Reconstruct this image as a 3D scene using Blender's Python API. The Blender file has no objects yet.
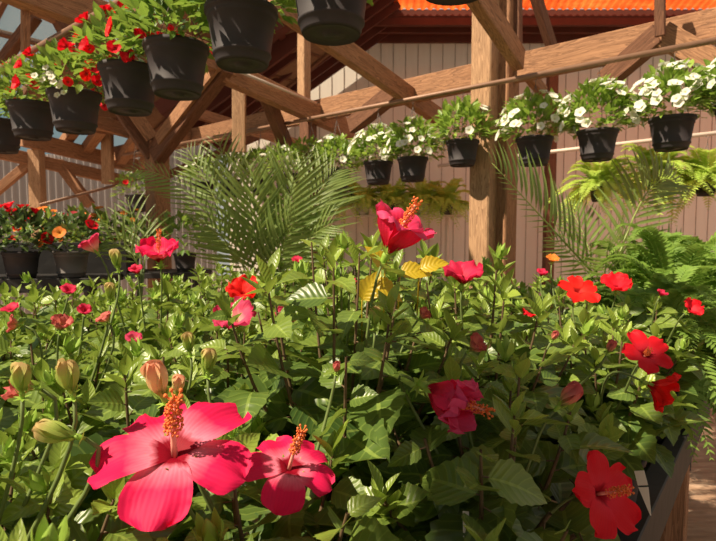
import bpy, math, random
import numpy as np
from mathutils import Vector, Matrix
rnd = random.Random(7)
nrs = np.random.RandomState(7)
col = bpy.context.scene.collection
F = 530.0; TILT = math.atan(35.5/F); CAMZ = 1.5
D1 = Vector((-.7826, .6225, 0)); D2 = Vector((.6225, .7826, 0)); UP = Vector((0, 0, 1))

def P(px, py, d):
    """world point whose image falls at px,py, at forward distance d"""
    a = (px-358)/F; b = -(py-270.5)/F
    y = math.cos(TILT)+b*math.sin(TILT); z = -math.sin(TILT)+b*math.cos(TILT)
    return Vector((a*d/y, d, CAMZ+z*d/y))

# ---------------------------------------------------------------- materials
MATS = {}
def nodes(name):
    m = bpy.data.materials.new(name); m.use_nodes = True
    nt = m.node_tree; b = nt.nodes['Principled BSDF']; MATS[name] = m
    return m, nt, b
def N(nt, t, **kw):
    n = nt.nodes.new(t)
    for k, v in kw.items():
        if k in n.inputs: n.inputs[k].default_value = v
        else: setattr(n, k, v)
    return n
def ramp(nt, fac, stops):
    r = nt.nodes.new('ShaderNodeValToRGB'); e = r.color_ramp.elements
    while len(e) < len(stops): e.new(.5)
    for i, (p, c) in enumerate(stops):
        e[i].position = p; e[i].color = (*c, 1)
    nt.links.new(fac, r.inputs[0]); return r.outputs[0]
def mixc(nt, f, a, b, mode='MIX'):
    m = nt.nodes.new('ShaderNodeMix'); m.data_type = 'RGBA'; m.blend_type = mode
    for sock, v in ((0, f), (6, a), (7, b)):
        if isinstance(v, (int, float)): m.inputs[sock].default_value = v
        elif isinstance(v, tuple): m.inputs[sock].default_value = (*v, 1)
        else: nt.links.new(v, m.inputs[sock])
    return m.outputs[2]
def math_(nt, op, a, b=None, c=None):
    m = nt.nodes.new('ShaderNodeMath'); m.operation = op
    for i, v in enumerate((a, b, c)):
        if v is None: continue
        if isinstance(v, (int, float)): m.inputs[i].default_value = v
        else: nt.links.new(v, m.inputs[i])
    return m.outputs[0]
def translucent(nt, b, colsock, amt, tintmul=1.0):
    out = nt.nodes['Material Output']
    tr = nt.nodes.new('ShaderNodeBsdfTranslucent'); nt.links.new(colsock, tr.inputs['Color'])
    mx = nt.nodes.new('ShaderNodeMixShader'); mx.inputs[0].default_value = amt
    nt.links.new(b.outputs[0], mx.inputs[1]); nt.links.new(tr.outputs[0], mx.inputs[2])
    nt.links.new(mx.outputs[0], out.inputs[0])

def leaf_mat(name, old, young, rough=.42, tl=.3, vein=.5, spec=.5):
    m, nt, b = nodes(name)
    at = N(nt, 'ShaderNodeAttribute', attribute_name='age')
    c = mixc(nt, at.outputs['Fac'], old, young)
    no = N(nt, 'ShaderNodeTexNoise', Scale=30.0, Detail=2.0)
    tc = N(nt, 'ShaderNodeTexCoord'); nt.links.new(tc.outputs['Object'], no.inputs['Vector'])
    c = mixc(nt, math_(nt, 'MULTIPLY', no.outputs[0], .45), c, tuple(x*.45 for x in old))
    uv = N(nt, 'ShaderNodeUVMap'); sp = nt.nodes.new('ShaderNodeSeparateXYZ'); nt.links.new(uv.outputs[0], sp.inputs[0])
    au = math_(nt, 'ABSOLUTE', math_(nt, 'SUBTRACT', sp.outputs[0], .5))
    rib = math_(nt, 'LESS_THAN', au, .035)
    sv = math_(nt, 'SINE', math_(nt, 'MULTIPLY', math_(nt, 'SUBTRACT', sp.outputs[1], math_(nt, 'MULTIPLY', au, .5)), 44.0))
    sv = math_(nt, 'GREATER_THAN', sv, .9)
    v = math_(nt, 'MAXIMUM', rib, math_(nt, 'MULTIPLY', sv, .5))
    c = mixc(nt, math_(nt, 'MULTIPLY', v, vein), c, tuple(min(1, x*1.25+.04) for x in young))
    nt.links.new(c, b.inputs['Base Color'])
    b.inputs['Roughness'].default_value = rough; b.inputs['Specular IOR Level'].default_value = spec
    bp = N(nt, 'ShaderNodeBump', Strength=.22, Distance=.0015)
    nt.links.new(math_(nt, 'SINE', math_(nt, 'MULTIPLY', math_(nt, 'SUBTRACT', sp.outputs[1], math_(nt, 'MULTIPLY', au, .5)), 44.0)), bp.inputs['Height'])
    nt.links.new(bp.outputs[0], b.inputs['Normal'])
    tcx = mixc(nt, .5, c, tuple(min(1, x*1.6) for x in young))
    translucent(nt, b, tcx, tl)
    return m
def petal_mat(name, eye, mid, edge, tip=None, tl=.35):
    m, nt, b = nodes(name)
    uv = N(nt, 'ShaderNodeUVMap'); sp = nt.nodes.new('ShaderNodeSeparateXYZ'); nt.links.new(uv.outputs[0], sp.inputs[0])
    no = N(nt, 'ShaderNodeTexNoise', Scale=5.0, Detail=2.0); nt.links.new(uv.outputs[0], no.inputs['Vector'])
    v = math_(nt, 'ADD', sp.outputs[1], math_(nt, 'MULTIPLY', math_(nt, 'SUBTRACT', no.outputs[0], .5), .18))
    c = ramp(nt, v, [(.0, eye), (.19, eye), (.28, mid), (.58, edge), (.95, tip or edge)])
    s = math_(nt, 'SINE', math_(nt, 'MULTIPLY', math_(nt, 'ADD', sp.outputs[0], math_(nt, 'MULTIPLY', no.outputs[0], .05)), 75.0))
    c = mixc(nt, math_(nt, 'MULTIPLY', math_(nt, 'MAXIMUM', s, 0.0), .10), c, tuple(x*.6 for x in edge))
    nt.links.new(c, b.inputs['Base Color']); b.inputs['Roughness'].default_value = .6
    b.inputs['Specular IOR Level'].default_value = .25
    bp = N(nt, 'ShaderNodeBump', Strength=.12, Distance=.001); nt.links.new(s, bp.inputs['Height']); nt.links.new(bp.outputs[0], b.inputs['Normal'])
    translucent(nt, b, c, tl); return m
def flat_mat(name, c, rough=.6, spec=.5, noise=.25, scale=12, metal=0, bump=0, tl=0):
    m, nt, b = nodes(name)
    tc = N(nt, 'ShaderNodeTexCoord'); no = N(nt, 'ShaderNodeTexNoise', Scale=float(scale), Detail=5.0)
    nt.links.new(tc.outputs['Object'], no.inputs['Vector'])
    cc = mixc(nt, no.outputs[0], tuple(x*(1-noise) for x in c), tuple(min(1, x*(1+noise)) for x in c))
    nt.links.new(cc, b.inputs['Base Color']); b.inputs['Roughness'].default_value = rough
    b.inputs['Specular IOR Level'].default_value = spec; b.inputs['Metallic'].default_value = metal
    if bump:
        bp = N(nt, 'ShaderNodeBump', Strength=bump, Distance=.01); nt.links.new(no.outputs[0], bp.inputs['Height']); nt.links.new(bp.outputs[0], b.inputs['Normal'])
    if tl: translucent(nt, b, cc, tl)
    return m
def wood_mat(name, light, dark, sc=1.0):
    m, nt, b = nodes(name)
    tc = N(nt, 'ShaderNodeTexCoord'); mp = N(nt, 'ShaderNodeMapping'); nt.links.new(tc.outputs['Object'], mp.inputs[0])
    oi = N(nt, 'ShaderNodeObjectInfo'); cb = nt.nodes.new('ShaderNodeCombineXYZ')
    nt.links.new(math_(nt, 'MULTIPLY', oi.outputs['Random'], 40.0), cb.inputs[0]); nt.links.new(math_(nt, 'MULTIPLY', oi.outputs['Random'], 13.0), cb.inputs[1])
    nt.links.new(cb.outputs[0], mp.inputs['Location'])
    mp.inputs['Scale'].default_value = (1.1*sc, 14*sc, 14*sc)
    no = N(nt, 'ShaderNodeTexNoise', Scale=1.6, Detail=3.0, Distortion=1.2); nt.links.new(mp.outputs[0], no.inputs['Vector'])
    g = math_(nt, 'FRACT', math_(nt, 'MULTIPLY', no.outputs[0], 9.0))
    n2 = N(nt, 'ShaderNodeTexNoise', Scale=14.0, Detail=4.0); nt.links.new(mp.outputs[0], n2.inputs['Vector'])
    gg = math_(nt, 'MULTIPLY_ADD', g, .55, math_(nt, 'MULTIPLY', n2.outputs[0], .5))
    c = ramp(nt, gg, [(.15, dark), (.42, tuple((a+q)/2 for a, q in zip(light, dark))), (.75, light)])
    n3 = N(nt, 'ShaderNodeTexNoise', Scale=2.0, Detail=2.0); nt.links.new(tc.outputs['Object'], n3.inputs['Vector'])
    c = mixc(nt, math_(nt, 'MULTIPLY', n3.outputs[0], .5), c, tuple(x*.55 for x in light))
    nt.links.new(c, b.inputs['Base Color']); b.inputs['Roughness'].default_value = .75; b.inputs['Specular IOR Level'].default_value = .25
    bp = N(nt, 'ShaderNodeBump', Strength=.4, Distance=.004); nt.links.new(gg, bp.inputs['Height']); nt.links.new(bp.outputs[0], b.inputs['Normal'])
    return m

leaf_mat('hibiscus_leaf', (.052, .108, .026), (.36, .48, .07), tl=.26, vein=.3, rough=.36)
leaf_mat('basket_leaf', (.07, .18, .028), (.38, .54, .08), tl=.3, vein=.2)
leaf_mat('dark_leaf', (.03, .07, .022), (.13, .2, .05), tl=.2)
leaf_mat('palm_leaf', (.085, .17, .035), (.42, .52, .13), tl=.3, vein=.2)
leaf_mat('fern_leaf', (.12, .24, .04), (.38, .54, .10), tl=.3, vein=.1, rough=.55, spec=.3)
leaf_mat('wall_fern_leaf', (.36, .56, .09), (.62, .80, .16), tl=.4, vein=.1, rough=.6, spec=.3)
leaf_mat('yellow_leaf', (.50, .36, .02), (.75, .55, .03), tl=.3, vein=.1)
petal_mat('pink_petal', (.32, .0, .015), (.95, .26, .38), (.88, .012, .11))
petal_mat('red_petal', (.45, .004, .02), (.85, .03, .06), (.80, .008, .022))
petal_mat('scarlet_petal', (.5, .01, .01), (.92, .03, .02), (.90, .015, .012))
petal_mat('wilted_petal', (.4, .01, .03), (.70, .03, .08), (.80, .03, .11), tip=(.58, .015, .07))
petal_mat('rose_petal', (.6, .01, .04), (.82, .03, .08), (.86, .025, .11), tip=(.80, .08, .22))
petal_mat('green_pod', (.30, .42, .08), (.42, .58, .11), (.50, .62, .14), tip=(.60, .42, .18))
petal_mat('faded_petal', (.75, .45, .30), (.85, .50, .42), (.80, .10, .20), tip=(.62, .03, .12))
petal_mat('cream_bud', (.45, .5, .12), (.82, .76, .34), (.85, .68, .34), tip=(.80, .36, .22))
petal_mat('salmon_bud', (.45, .40, .14), (.70, .35, .18), (.72, .22, .18), tip=(.55, .10, .10))
petal_mat('white_petal', (.80, .80, .45), (.88, .87, .75), (.88, .87, .78))
petal_mat('orange_petal', (.6, .2, .02), (.85, .35, .05), (.85, .25, .04))
petal_mat('maroon_petal', (.2, .0, .01), (.35, .02, .03), (.45, .015, .03))
flat_mat('calyx_green', (.30, .46, .07), .5, .4, .3, 40, tl=.2)
flat_mat('stem_brown', (.13, .085, .045), .7, .3, .4, 60)
flat_mat('stem_green', (.13, .18, .05), .6, .4, .3, 60)
flat_mat('stamen_column', (.88, .38, .30), .5, .3, .15, 60)
flat_mat('pollen', (.88, .20, .06), .8, .2, .35, 300)
flat_mat('pollen_yellow', (.85, .50, .08), .8, .2, .35, 300)
flat_mat('black_pot', (.043, .036, .040), .66, .3, .35, 9)
flat_mat('grey_pot', (.12, .105, .10), .6, .4, .3, 9)
flat_mat('white_pot', (.6, .55, .5), .5, .5, .1, 9)
flat_mat('soil', (.03, .018, .012), .95, .2, .5, 60, bump=.6)
flat_mat('black_board', (.018, .016, .016), .6, .4, .4, 14, bump=.3)
flat_mat('metal_pipe', (.24, .13, .08), .5, .5, .35, 14, metal=.2)
flat_mat('white_pipe', (.62, .50, .42), .5, .5, .15, 9)
flat_mat('wire', (.12, .10, .09), .5, .5, .2, 20, metal=.4)
flat_mat('maroon_board', (.105, .028, .018), .75, .3, .5, 3, bump=.2)
flat_mat('dark_trim', (.13, .045, .03), .75, .3, .5, 3)
flat_mat('groove', (.30, .24, .20), .8, .2, .3, 3)
flat_mat('label_paper', (.75, .70, .62), .7, .3, .1, 9)
wood_mat('timber', (.46, .235, .125), (.10, .042, .022))
wood_mat('timber_pale', (.58, .35, .20), (.17, .085, .045))
wood_mat('timber_brown', (.23, .105, .06), (.06, .025, .015))
wood_mat('roof_board', (.30, .17, .10), (.14, .07, .04), .6)
# siding, floor, corrugated plastic, red roof sheet
m, nt, b = nodes('siding')
tc = N(nt, 'ShaderNodeTexCoord'); mp = N(nt, 'ShaderNodeMapping'); nt.links.new(tc.outputs['Object'], mp.inputs[0]); mp.inputs['Scale'].default_value = (20, 1, .8)
no = N(nt, 'ShaderNodeTexNoise', Scale=1.0, Detail=6.0); nt.links.new(mp.outputs[0], no.inputs[0])
n2 = N(nt, 'ShaderNodeTexNoise', Scale=.6, Detail=3.0); nt.links.new(tc.outputs['Object'], n2.inputs[0])
c = mixc(nt, no.outputs[0], (.70, .65, .58), (.82, .77, .69)); c = mixc(nt, math_(nt, 'MULTIPLY', n2.outputs[0], .3), c, (.62, .55, .48))
nt.links.new(c, b.inputs['Base Color']); b.inputs['Roughness'].default_value = .8
m, nt, b = nodes('concrete')
tc = N(nt, 'ShaderNodeTexCoord'); mp = N(nt, 'ShaderNodeMapping'); nt.links.new(tc.outputs['Object'], mp.inputs[0]); mp.inputs['Scale'].default_value = (1.5, 6, 1); mp.inputs['Rotation'].default_value = (0, 0, .1)
no = N(nt, 'ShaderNodeTexNoise', Scale=3.0, Detail=8.0, Roughness=.65); nt.links.new(mp.outputs[0], no.inputs[0])
nt.links.new(ramp(nt, no.outputs[0], [(.3, (.20, .12, .075)), (.5, (.34, .215, .14)), (.72, (.50, .36, .26))]), b.inputs['Base Color']); b.inputs['Roughness'].default_value = .7
bp = N(nt, 'ShaderNodeBump', Strength=.4, Distance=.01); nt.links.new(no.outputs[0], bp.inputs['Height']); nt.links.new(bp.outputs[0], b.inputs['Normal'])
m, nt, b = nodes('grey_sheet')
no = N(nt, 'ShaderNodeTexNoise', Scale=2.0, Detail=5.0)
cc = mixc(nt, no.outputs[0], (.30, .27, .27), (.52, .48, .46)); nt.links.new(cc, b.inputs['Base Color']); translucent(nt, b, cc, .3)
m, nt, b = nodes('red_sheet')
no = N(nt, 'ShaderNodeTexNoise', Scale=6.0, Detail=8.0, Roughness=.7)
cc = ramp(nt, no.outputs[0], [(.3, (.55, .05, .012)), (.5, (.85, .13, .025)), (.7, (.95, .30, .07))]); nt.links.new(cc, b.inputs['Base Color']); translucent(nt, b, cc, .75)
m, nt, b = nodes('glass')
b.inputs['Base Color'].default_value = (.9, .97, .97, 1); b.inputs['Roughness'].default_value = .02; b.inputs['Alpha'].default_value = .12

# ---------------------------------------------------------------- mesh builder
class MB:
    def __init__(s): s.v = []; s.f = []; s.uv = []; s.age = []; s.n = 0
    def add(s, V, Fc, uv=None, age=0.0):
        V = np.asarray(V, float).reshape(-1, 3); k = len(V)
        s.v.append(V); off = s.n; s.f += [tuple(i+off for i in f) for f in Fc]
        s.uv.append(np.zeros((k, 2)) if uv is None else np.asarray(uv, float))
        s.age.append(np.full(k, float(age)) if np.isscalar(age) else np.asarray(age)); s.n += k
    def box(s, c, sz, R=None):
        c = np.array(c); h = np.array(sz)/2
        V = np.array([(x, y, z) for x in (-1, 1) for y in (-1, 1) for z in (-1, 1)])*h
        if R is not None: V = V @ np.array(R.to_3x3()).T
        s.add(V+c, [(0, 1, 3, 2), (4, 6, 7, 5), (0, 4, 5, 1), (2, 3, 7, 6), (0, 2, 6, 4), (1, 5, 7, 3)])
    def tube(s, pts, r, sides=6, age=0.0, cap=True):
        pts = [Vector(p) for p in pts]; n = len(pts); rs = r if hasattr(r, '__len__') else [r]*n
        V = []; prev = None
        for i, p in enumerate(pts):
            t = (pts[min(i+1, n-1)]-pts[max(i-1, 0)]).normalized()
            a = (prev if prev is not None else (UP if abs(t.z) < .9 else Vector((1, 0, 0))))
            x = (a-t*a.dot(t)).normalized(); y = t.cross(x); prev = x
            for k in range(sides):
                an = 2*math.pi*k/sides; V.append(p+(x*math.cos(an)+y*math.sin(an))*rs[i])
        Fc = [(i*sides+k, i*sides+(k+1) % sides, (i+1)*sides+(k+1) % sides, (i+1)*sides+k) for i in range(n-1) for k in range(sides)]
        if cap: Fc += [tuple(range(sides))[::-1], tuple((n-1)*sides+k for k in range(sides))]
        s.add([tuple(v) for v in V], Fc, age=age)
    def lathe(s, prof, seg=28, c=(0, 0, 0)):
        n = len(prof); V = [(c[0]+r*math.cos(2*math.pi*k/seg), c[1]+r*math.sin(2*math.pi*k/seg), c[2]+z) for r, z in prof for k in range(seg)]
        Fc = [(i*seg+k, i*seg+(k+1) % seg, (i+1)*seg+(k+1) % seg, (i+1)*seg+k) for i in range(n-1) for k in range(seg)]
        Fc += [tuple(range(seg))[::-1]]; Fc += [tuple((n-1)*seg+k for k in range(seg))]
        s.add(V, Fc)
    def sphere(s, c, r, sg=5, rg=3):
        V = [(c[0], c[1], c[2]-r)]
        for i in range(1, rg):
            a = -math.pi/2+math.pi*i/rg
            for k in range(sg):
                t = 2*math.pi*k/sg; V.append((c[0]+r*math.cos(a)*math.cos(t), c[1]+r*math.cos(a)*math.sin(t), c[2]+r*math.sin(a)))
        V.append((c[0], c[1], c[2]+r)); L = len(V)-1
        Fc = [(0, 1+(k+1) % sg, 1+k) for k in range(sg)]
        for i in range(rg-2):
            Fc += [(1+i*sg+k, 1+i*sg+(k+1) % sg, 1+(i+1)*sg+(k+1) % sg, 1+(i+1)*sg+k) for k in range(sg)]
        o = 1+(rg-2)*sg; Fc += [(o+k, o+(k+1) % sg, L) for k in range(sg)]
        s.add(V, Fc)
    def mesh(s, name, mat, smooth=True):
        me = bpy.data.meshes.new(name)
        V = np.vstack(s.v); me.from_pydata(V.tolist(), [], s.f)
        uvs = np.vstack(s.uv); ages = np.concatenate(s.age)
        li = np.empty(len(me.loops), int); me.loops.foreach_get('vertex_index', li)
        ul = me.uv_layers.new(name='UVMap'); ul.data.foreach_set('uv', uvs[li].ravel())
        a = me.attributes.new('age', 'FLOAT', 'POINT'); a.data.foreach_set('value', ages)
        me.polygons.foreach_set('use_smooth', [smooth]*len(me.polygons))
        me.materials.append(MATS[mat]); me.update(); return me
    def build(s, name, mat, parent=None, smooth=True):
        return link(name, s.mesh(name, mat, smooth), parent)
def link(name, me, parent=None, M=None):
    o = bpy.data.objects.new(name, me); col.objects.link(o)
    if parent: o.parent = parent
    if M is not None: o.matrix_basis = M
    return o
def tag(o, label=None, cat=None, group=None, kind=None):
    if label: o['label'] = label
    if cat: o['category'] = cat
    if group: o['group'] = group
    if kind: o['kind'] = kind
    return o
def thing(name, loc, label, cat, group=None, rz=0):
    o = bpy.data.objects.new(name, None); col.objects.link(o); o.location = loc; o.rotation_euler = (0, 0, rz)
    o.empty_display_size = .1
    return tag(o, label, cat, group)
def copy_tree(o, loc, rz=0, label=None, cat=None, group=None, scale=1):
    c = o.copy(); col.objects.link(c); c.location = loc; c.rotation_euler = (0, 0, rz); c.scale = (scale,)*3
    tag(c, label, cat, group)
    def rec(src, dst):
        for ch in src.children:
            k = ch.copy(); col.objects.link(k); k.parent = dst; rec(ch, k)
    rec(o, c); return c

# ---------------------------------------------------------------- leaf templates
def leaf_tpl(n=12, cols=5, wid=.30, droop=.18, fold=.25, serr=.1, peak=.38, curl=0.0):
    V = []; UVs = []
    us = np.linspace(-1, 1, cols)
    for i in range(n+1):
        t = i/n
        w = wid*(math.sin(math.pi*t**(math.log(.5)/math.log(peak)))**.85 if 0 < t < 1 else 0)
        w *= (1-.25*t*t)
        for u in us:
            ww = w*(1 - (serr if (i % 2 and abs(u) > .9) else 0))
            x = u*ww; z = abs(u)*ww*fold - droop*t*t + curl*math.sin(t*7+u*1.5)*.03
            V.append((x, t, z)); UVs.append((.5+u/2, t))
    Fc = [(i*cols+k, i*cols+k+1, (i+1)*cols+k+1, (i+1)*cols+k) for i in range(n) for k in range(cols-1)]
    return np.array(V), Fc, np.array(UVs)
HI = [leaf_tpl(12, 5, .42, .10, .3, .13), leaf_tpl(12, 5, .44, .25, .15, .12, curl=1), leaf_tpl(12, 5, .37, .38, .35, .12), leaf_tpl(12, 5, .40, -.05, .4, .12, curl=1.4)]
LO = [leaf_tpl(5, 3, .38, .15, .3, 0), leaf_tpl(5, 3, .42, .3, .2, 0)]
YG = [leaf_tpl(6, 3, .25, -.15, .6, 0, .45), leaf_tpl(6, 3, .17, .0, .7, 0, .5)]
SM = [leaf_tpl(4, 3, .24, .15, .3, 0, .45)]
BR = [leaf_tpl(3, 3, .2, .1, .3, 0, .4)]
def put_leaf(mb, tpl, pos, d, n, L, age):
    d = d.normalized(); n = (n-d*n.dot(d))
    if n.length < 1e-4: n = Vector((1, 0, 0))-d*d.x
    n.normalize(); x = d.cross(n)
    R = np.array([x, d, n]); mb.add(tpl[0]*L @ R + np.array(pos), tpl[1], tpl[2], age)
def rv(s=1.0): return Vector((rnd.uniform(-s, s), rnd.uniform(-s, s), rnd.uniform(-s, s)))

# ---------------------------------------------------------------- hibiscus flowers
def petal_grid(L, ang, w0, ruffle, crumple, rs, nl=14, nw=8, twist=0.0):
    """ang = list of (s, angle from axis deg); returns verts in a frame where petal leans to +X, axis +Z"""
    V = []; UVs = []; r = .0015; z = 0
    ph = rs.uniform(0, 6.28); ph2 = rs.uniform(0, 6.28)
    sx = [a[0] for a in ang]; ay = [a[1] for a in ang]
    prev = 0
    for i in range(nl+1):
        s = i/nl; th = math.radians(float(np.interp(s, sx, ay)))
        ds = (s-prev)*L; prev = s
        r += math.sin(th)*ds; z += math.cos(th)*ds
        w = L*w0*(.16+.95*math.sin(min(1, s*1.12)**.95*math.pi*.62))*(1 if s < .86 else math.sqrt(max(.0, 1-((s-.86)/.15)**2))*.75+.25)
        nx, nz = -math.cos(th), math.sin(th)
        for k in range(nw+1):
            u = -1+2*k/nw
            off = ruffle*L*s*s*(math.sin(u*4.2+ph+s*3)*.6+math.sin(u*8+ph2)*.25*s)+abs(u)**2*L*.07*s
            off += crumple*L*(rs.uniform(-1, 1)*.5+math.sin(u*6+s*9+ph))*s*.5
            ss = (1-.07*abs(u)**2*(s > .7))
            px = (r*ss)+nx*off; pz = z+nz*off
            y = u*w*(1+crumple*math.sin(s*11+ph)*.6)
            a = twist*s
            V.append((px*math.cos(a)-y*math.sin(a), px*math.sin(a)+y*math.cos(a), pz)); UVs.append((.5+u/2, s))
    c = nw+1
    return np.array(V), [(i*c+k, i*c+k+1, (i+1)*c+k+1, (i+1)*c+k) for i in range(nl) for k in range(nw)], np.array(UVs)
KINDS = {
 'open': dict(ang=[(0, 30), (.12, 62), (.3, 84), (.6, 98), (1, 126)], w0=.345, ruffle=.10, cr=0, tw=0),
 'wide': dict(ang=[(0, 15), (.2, 50), (.45, 78), (1, 98)], w0=.33, ruffle=.09, cr=.01, tw=0),
 'cup': dict(ang=[(0, 8), (.3, 35), (.7, 60), (1, 95)], w0=.42, ruffle=.16, cr=.06, tw=.2),
 'furled': dict(ang=[(0, 5), (.3, 26), (.6, 20), (.8, 65), (1, 130)], w0=.42, ruffle=.10, cr=.05, tw=.35),
 'wilted': dict(ang=[(0, 5), (.3, 28), (.6, 22), (1, 60)], w0=.36, ruffle=.16, cr=.17, tw=.5),
 'bud': dict(ang=[(0, 22), (.3, 14), (.6, 0), (1, -22)], w0=.26, ruffle=0, cr=.0, tw=.9),
}
def flower(root, name, pos, face, roll, kind, L, mat, stamen=None, seed=0, label=None, pollen='pollen', side=None, calyx=True):
    rs = np.random.RandomState(seed+11); K = KINDS[kind]
    z = Vector(face).normalized(); x = Vector((1, 0, 0)); x = (x-z*x.dot(z)).normalized(); y = z.cross(x)
    M = Matrix((x, y, z)).transposed().to_4x4() @ Matrix.Rotation(math.radians(roll), 4, 'Z')
    M = Matrix.Translation(Vector(pos)-root.location) @ M
    mb = MB(); hi = L > .03
    for k in range(5):
        LL = L*rs.uniform(.92, 1.05)
        V, Fc, uv = petal_grid(LL, [(s, a+rs.uniform(-7, 7)*(s > .2)) for s, a in K['ang']], K['w0'], K['ruffle'], K['cr'], rs, 16 if hi else 7, 10 if hi else 4, K['tw'])
        V = V + np.array([0, 0, .0015*(k % 2)])
        a = 2*math.pi*k/5; R = np.array([[math.cos(a), -math.sin(a), 0], [math.sin(a), math.cos(a), 0], [0, 0, 1]])
        mb.add(V @ R.T, Fc, uv)
    fl = mb.build(name, mat, root); fl.matrix_basis = M
    if label: fl['label'] = label
    if calyx:
        mb = MB()
        mb.lathe([(.0015, -L*.32), (L*.05, -L*.25), (L*.085, -L*.1), (L*.08, -L*.03), (L*.05, -L*.005)], 10)
        for k in range(6):
            a = k*math.pi/3; put_leaf(mb, BR[0], (0, 0, -L*.24), Vector((math.cos(a), math.sin(a), .25)), UP, L*.3, 0)
        for k in range(5):
            a = k*math.pi*.4; put_leaf(mb, BR[0], (math.cos(a)*L*.08, math.sin(a)*L*.08, -L*.05), Vector((math.cos(a)*(1.5 if kind in ('open', 'wide') else .6), math.sin(a)*(1.5 if kind in ('open', 'wide') else .6), 1)), Vector((math.cos(a), math.sin(a), 0)), L*.3, 0)
        mb.build('calyx', 'calyx_green', fl)
    if stamen:
        SL = stamen*L; bend = Vector((.1, .05, 0))
        pts = [Vector((0, 0, 0))+Vector((0, 0, SL*t))+bend*SL*t*t for t in (0, .25, .5, .75, .95)]
        mb = MB(); mb.tube(pts, [L*.04, L*.034, L*.03, L*.026, L*.02], 7)
        st = mb.build('stamen', 'stamen_column', fl)
        mb = MB()
        for k in range(190 if hi else 30):
            t = rs.uniform(.42, .97); p = Vector((0, 0, SL*t))+bend*SL*t*t; a = rs.uniform(0, 6.28); rr = L*rs.uniform(.04, .11)*(1.15-.3*t)
            q = p+Vector((math.cos(a)*rr, math.sin(a)*rr, rs.uniform(0, .06)*L)); mb.sphere(q, L*(.018 if hi else .026), 5, 3)
        for k in range(5):
            a = k*1.257; e = pts[-1]+Vector((math.cos(a)*L*.09, math.sin(a)*L*.09, L*.12)); mb.tube([pts[-1], e], L*.01, 4); mb.sphere(e, L*.026, 6, 4)
        link_ = mb.build('pollen', pollen, fl)
    return fl
# shared green bud mesh: ribbed pod inside a whorl of narrow bracts
def green_bud_mesh():
    mb = MB(); L = .03
    mb.lathe([(.001, 0), (.0045, .004), (.0062, .012), (.0052, .02), (.002, .028), (.0004, .031)], 10)
    for k in range(7):
        a = k*.898; put_leaf(mb, BR[0], (0, 0, .001), Vector((math.cos(a), math.sin(a), .5)), UP, .018, 0)
    for k in range(5):
        a = k*1.257; put_leaf(mb, BR[0], (math.cos(a)*.005, math.sin(a)*.005, .006), Vector((math.cos(a)*.35, math.sin(a)*.35, 1)), Vector((math.cos(a), math.sin(a), 0)), .026, 0)
    return mb.mesh('green_bud', 'calyx_green')
BUD = green_bud_mesh()

# ---------------------------------------------------------------- pots
def pot_mesh(r, h, mat='black_pot', ribs=True):
    prof = [(r*.20, .0), (r*.20, .006), (r*.66, .006), (r*.68, .0), (r*.72, .01), (r*.76, h*.17), (r*.80, h*.18), (r*.80, h*.22), (r*.78, h*.23), (r*.90, h*.78), (r*.93, h*.79), (r*.93, h*.84), (r*.95, h*.90), (r*1.0, h*.905), (r*1.0, h*1.0), (r*.93, h*1.0), (r*.90, h*.86), (.001, h*.86)]
    mb = MB(); mb.lathe(prof, 36); return mb.mesh('pot', mat)
def soil_mesh(r, z):
    mb = MB(); mb.lathe([(r, z), (r*.6, z+.008), (.002, z+.01)], 20); return mb.mesh('soil', 'soil')

# ---------------------------------------------------------------- setting: floor, walls
mb = MB(); mb.box((0, 5, -.05), (30, 26, .1)); tag(mb.build('floor', 'concrete', smooth=False), kind='structure')
WY = 9.0
def wall_poly(name, pts, thick, mat, nrm=Vector((0, 1, 0))):
    mb = MB(); n = len(pts); A = [Vector(p) for p in pts]; B = [p+nrm*thick for p in A]
    mb.add([tuple(v) for v in A+B], [tuple(range(n)), tuple(range(n, 2*n))[::-1]]+[(i, (i+1) % n+0, (i+1) % n+n, i+n) for i in range(n)])
    return tag(mb.build(name, mat, smooth=False), kind='structure')
a = P(385, 38, WY); e = P(225, 153, WY); lo = P(150, 207, WY); r_ = P(830, 38, WY)
e = P(225, 153, WY); lo = P(228, 150, WY)
wb = wall_poly('wall_back', [(lo.x, WY, 0), (lo.x, WY, lo.z), tuple(a), tuple(r_), (r_.x, WY, 0)], .12, 'siding')
mb = MB(); x = lo.x+.1
while x < r_.x:                       # battens / grooves of the siding
    top = a.z if x > a.x else a.z+(x-a.x)*(a.z-lo.z)/(a.x-lo.x)
    mb.box((x, WY-.003, top/2), (.008, .008, top)); x += .205
o = mb.build('siding_groove', 'groove', wb, smooth=False)
# flat soffit with ledgers, then the lit red sheet
zs = a.z
mb = MB(); x0, x1 = a.x-.8, r_.x
mb.box(((x0+x1)/2, 8.6, zs+.06), (x1-x0, .9, .1))
for yy, hh in ((8.9, .16), (8.6, .12), (8.2, .16)): mb.box(((x0+x1)/2, yy, zs-hh/2+.05), (x1-x0, .07, hh))
tag(mb.build('ceiling', 'maroon_board', smooth=False), kind='structure')
mb = MB(); nn = 220
A = P(395, 8, 7.7)
V = []; xs = np.linspace(A.x, x1, nn)
for x in xs:
    dz = .02*math.sin(x*2*math.pi/.11); V += [(x, 8.12, zs+.10+dz), (x, 5.6, zs+.75+dz)]
mb.add(V, [(2*i, 2*i+2, 2*i+3, 2*i+1) for i in range(nn-1)])
tag(mb.build('trim_1', 'red_sheet'), kind='structure')
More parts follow.
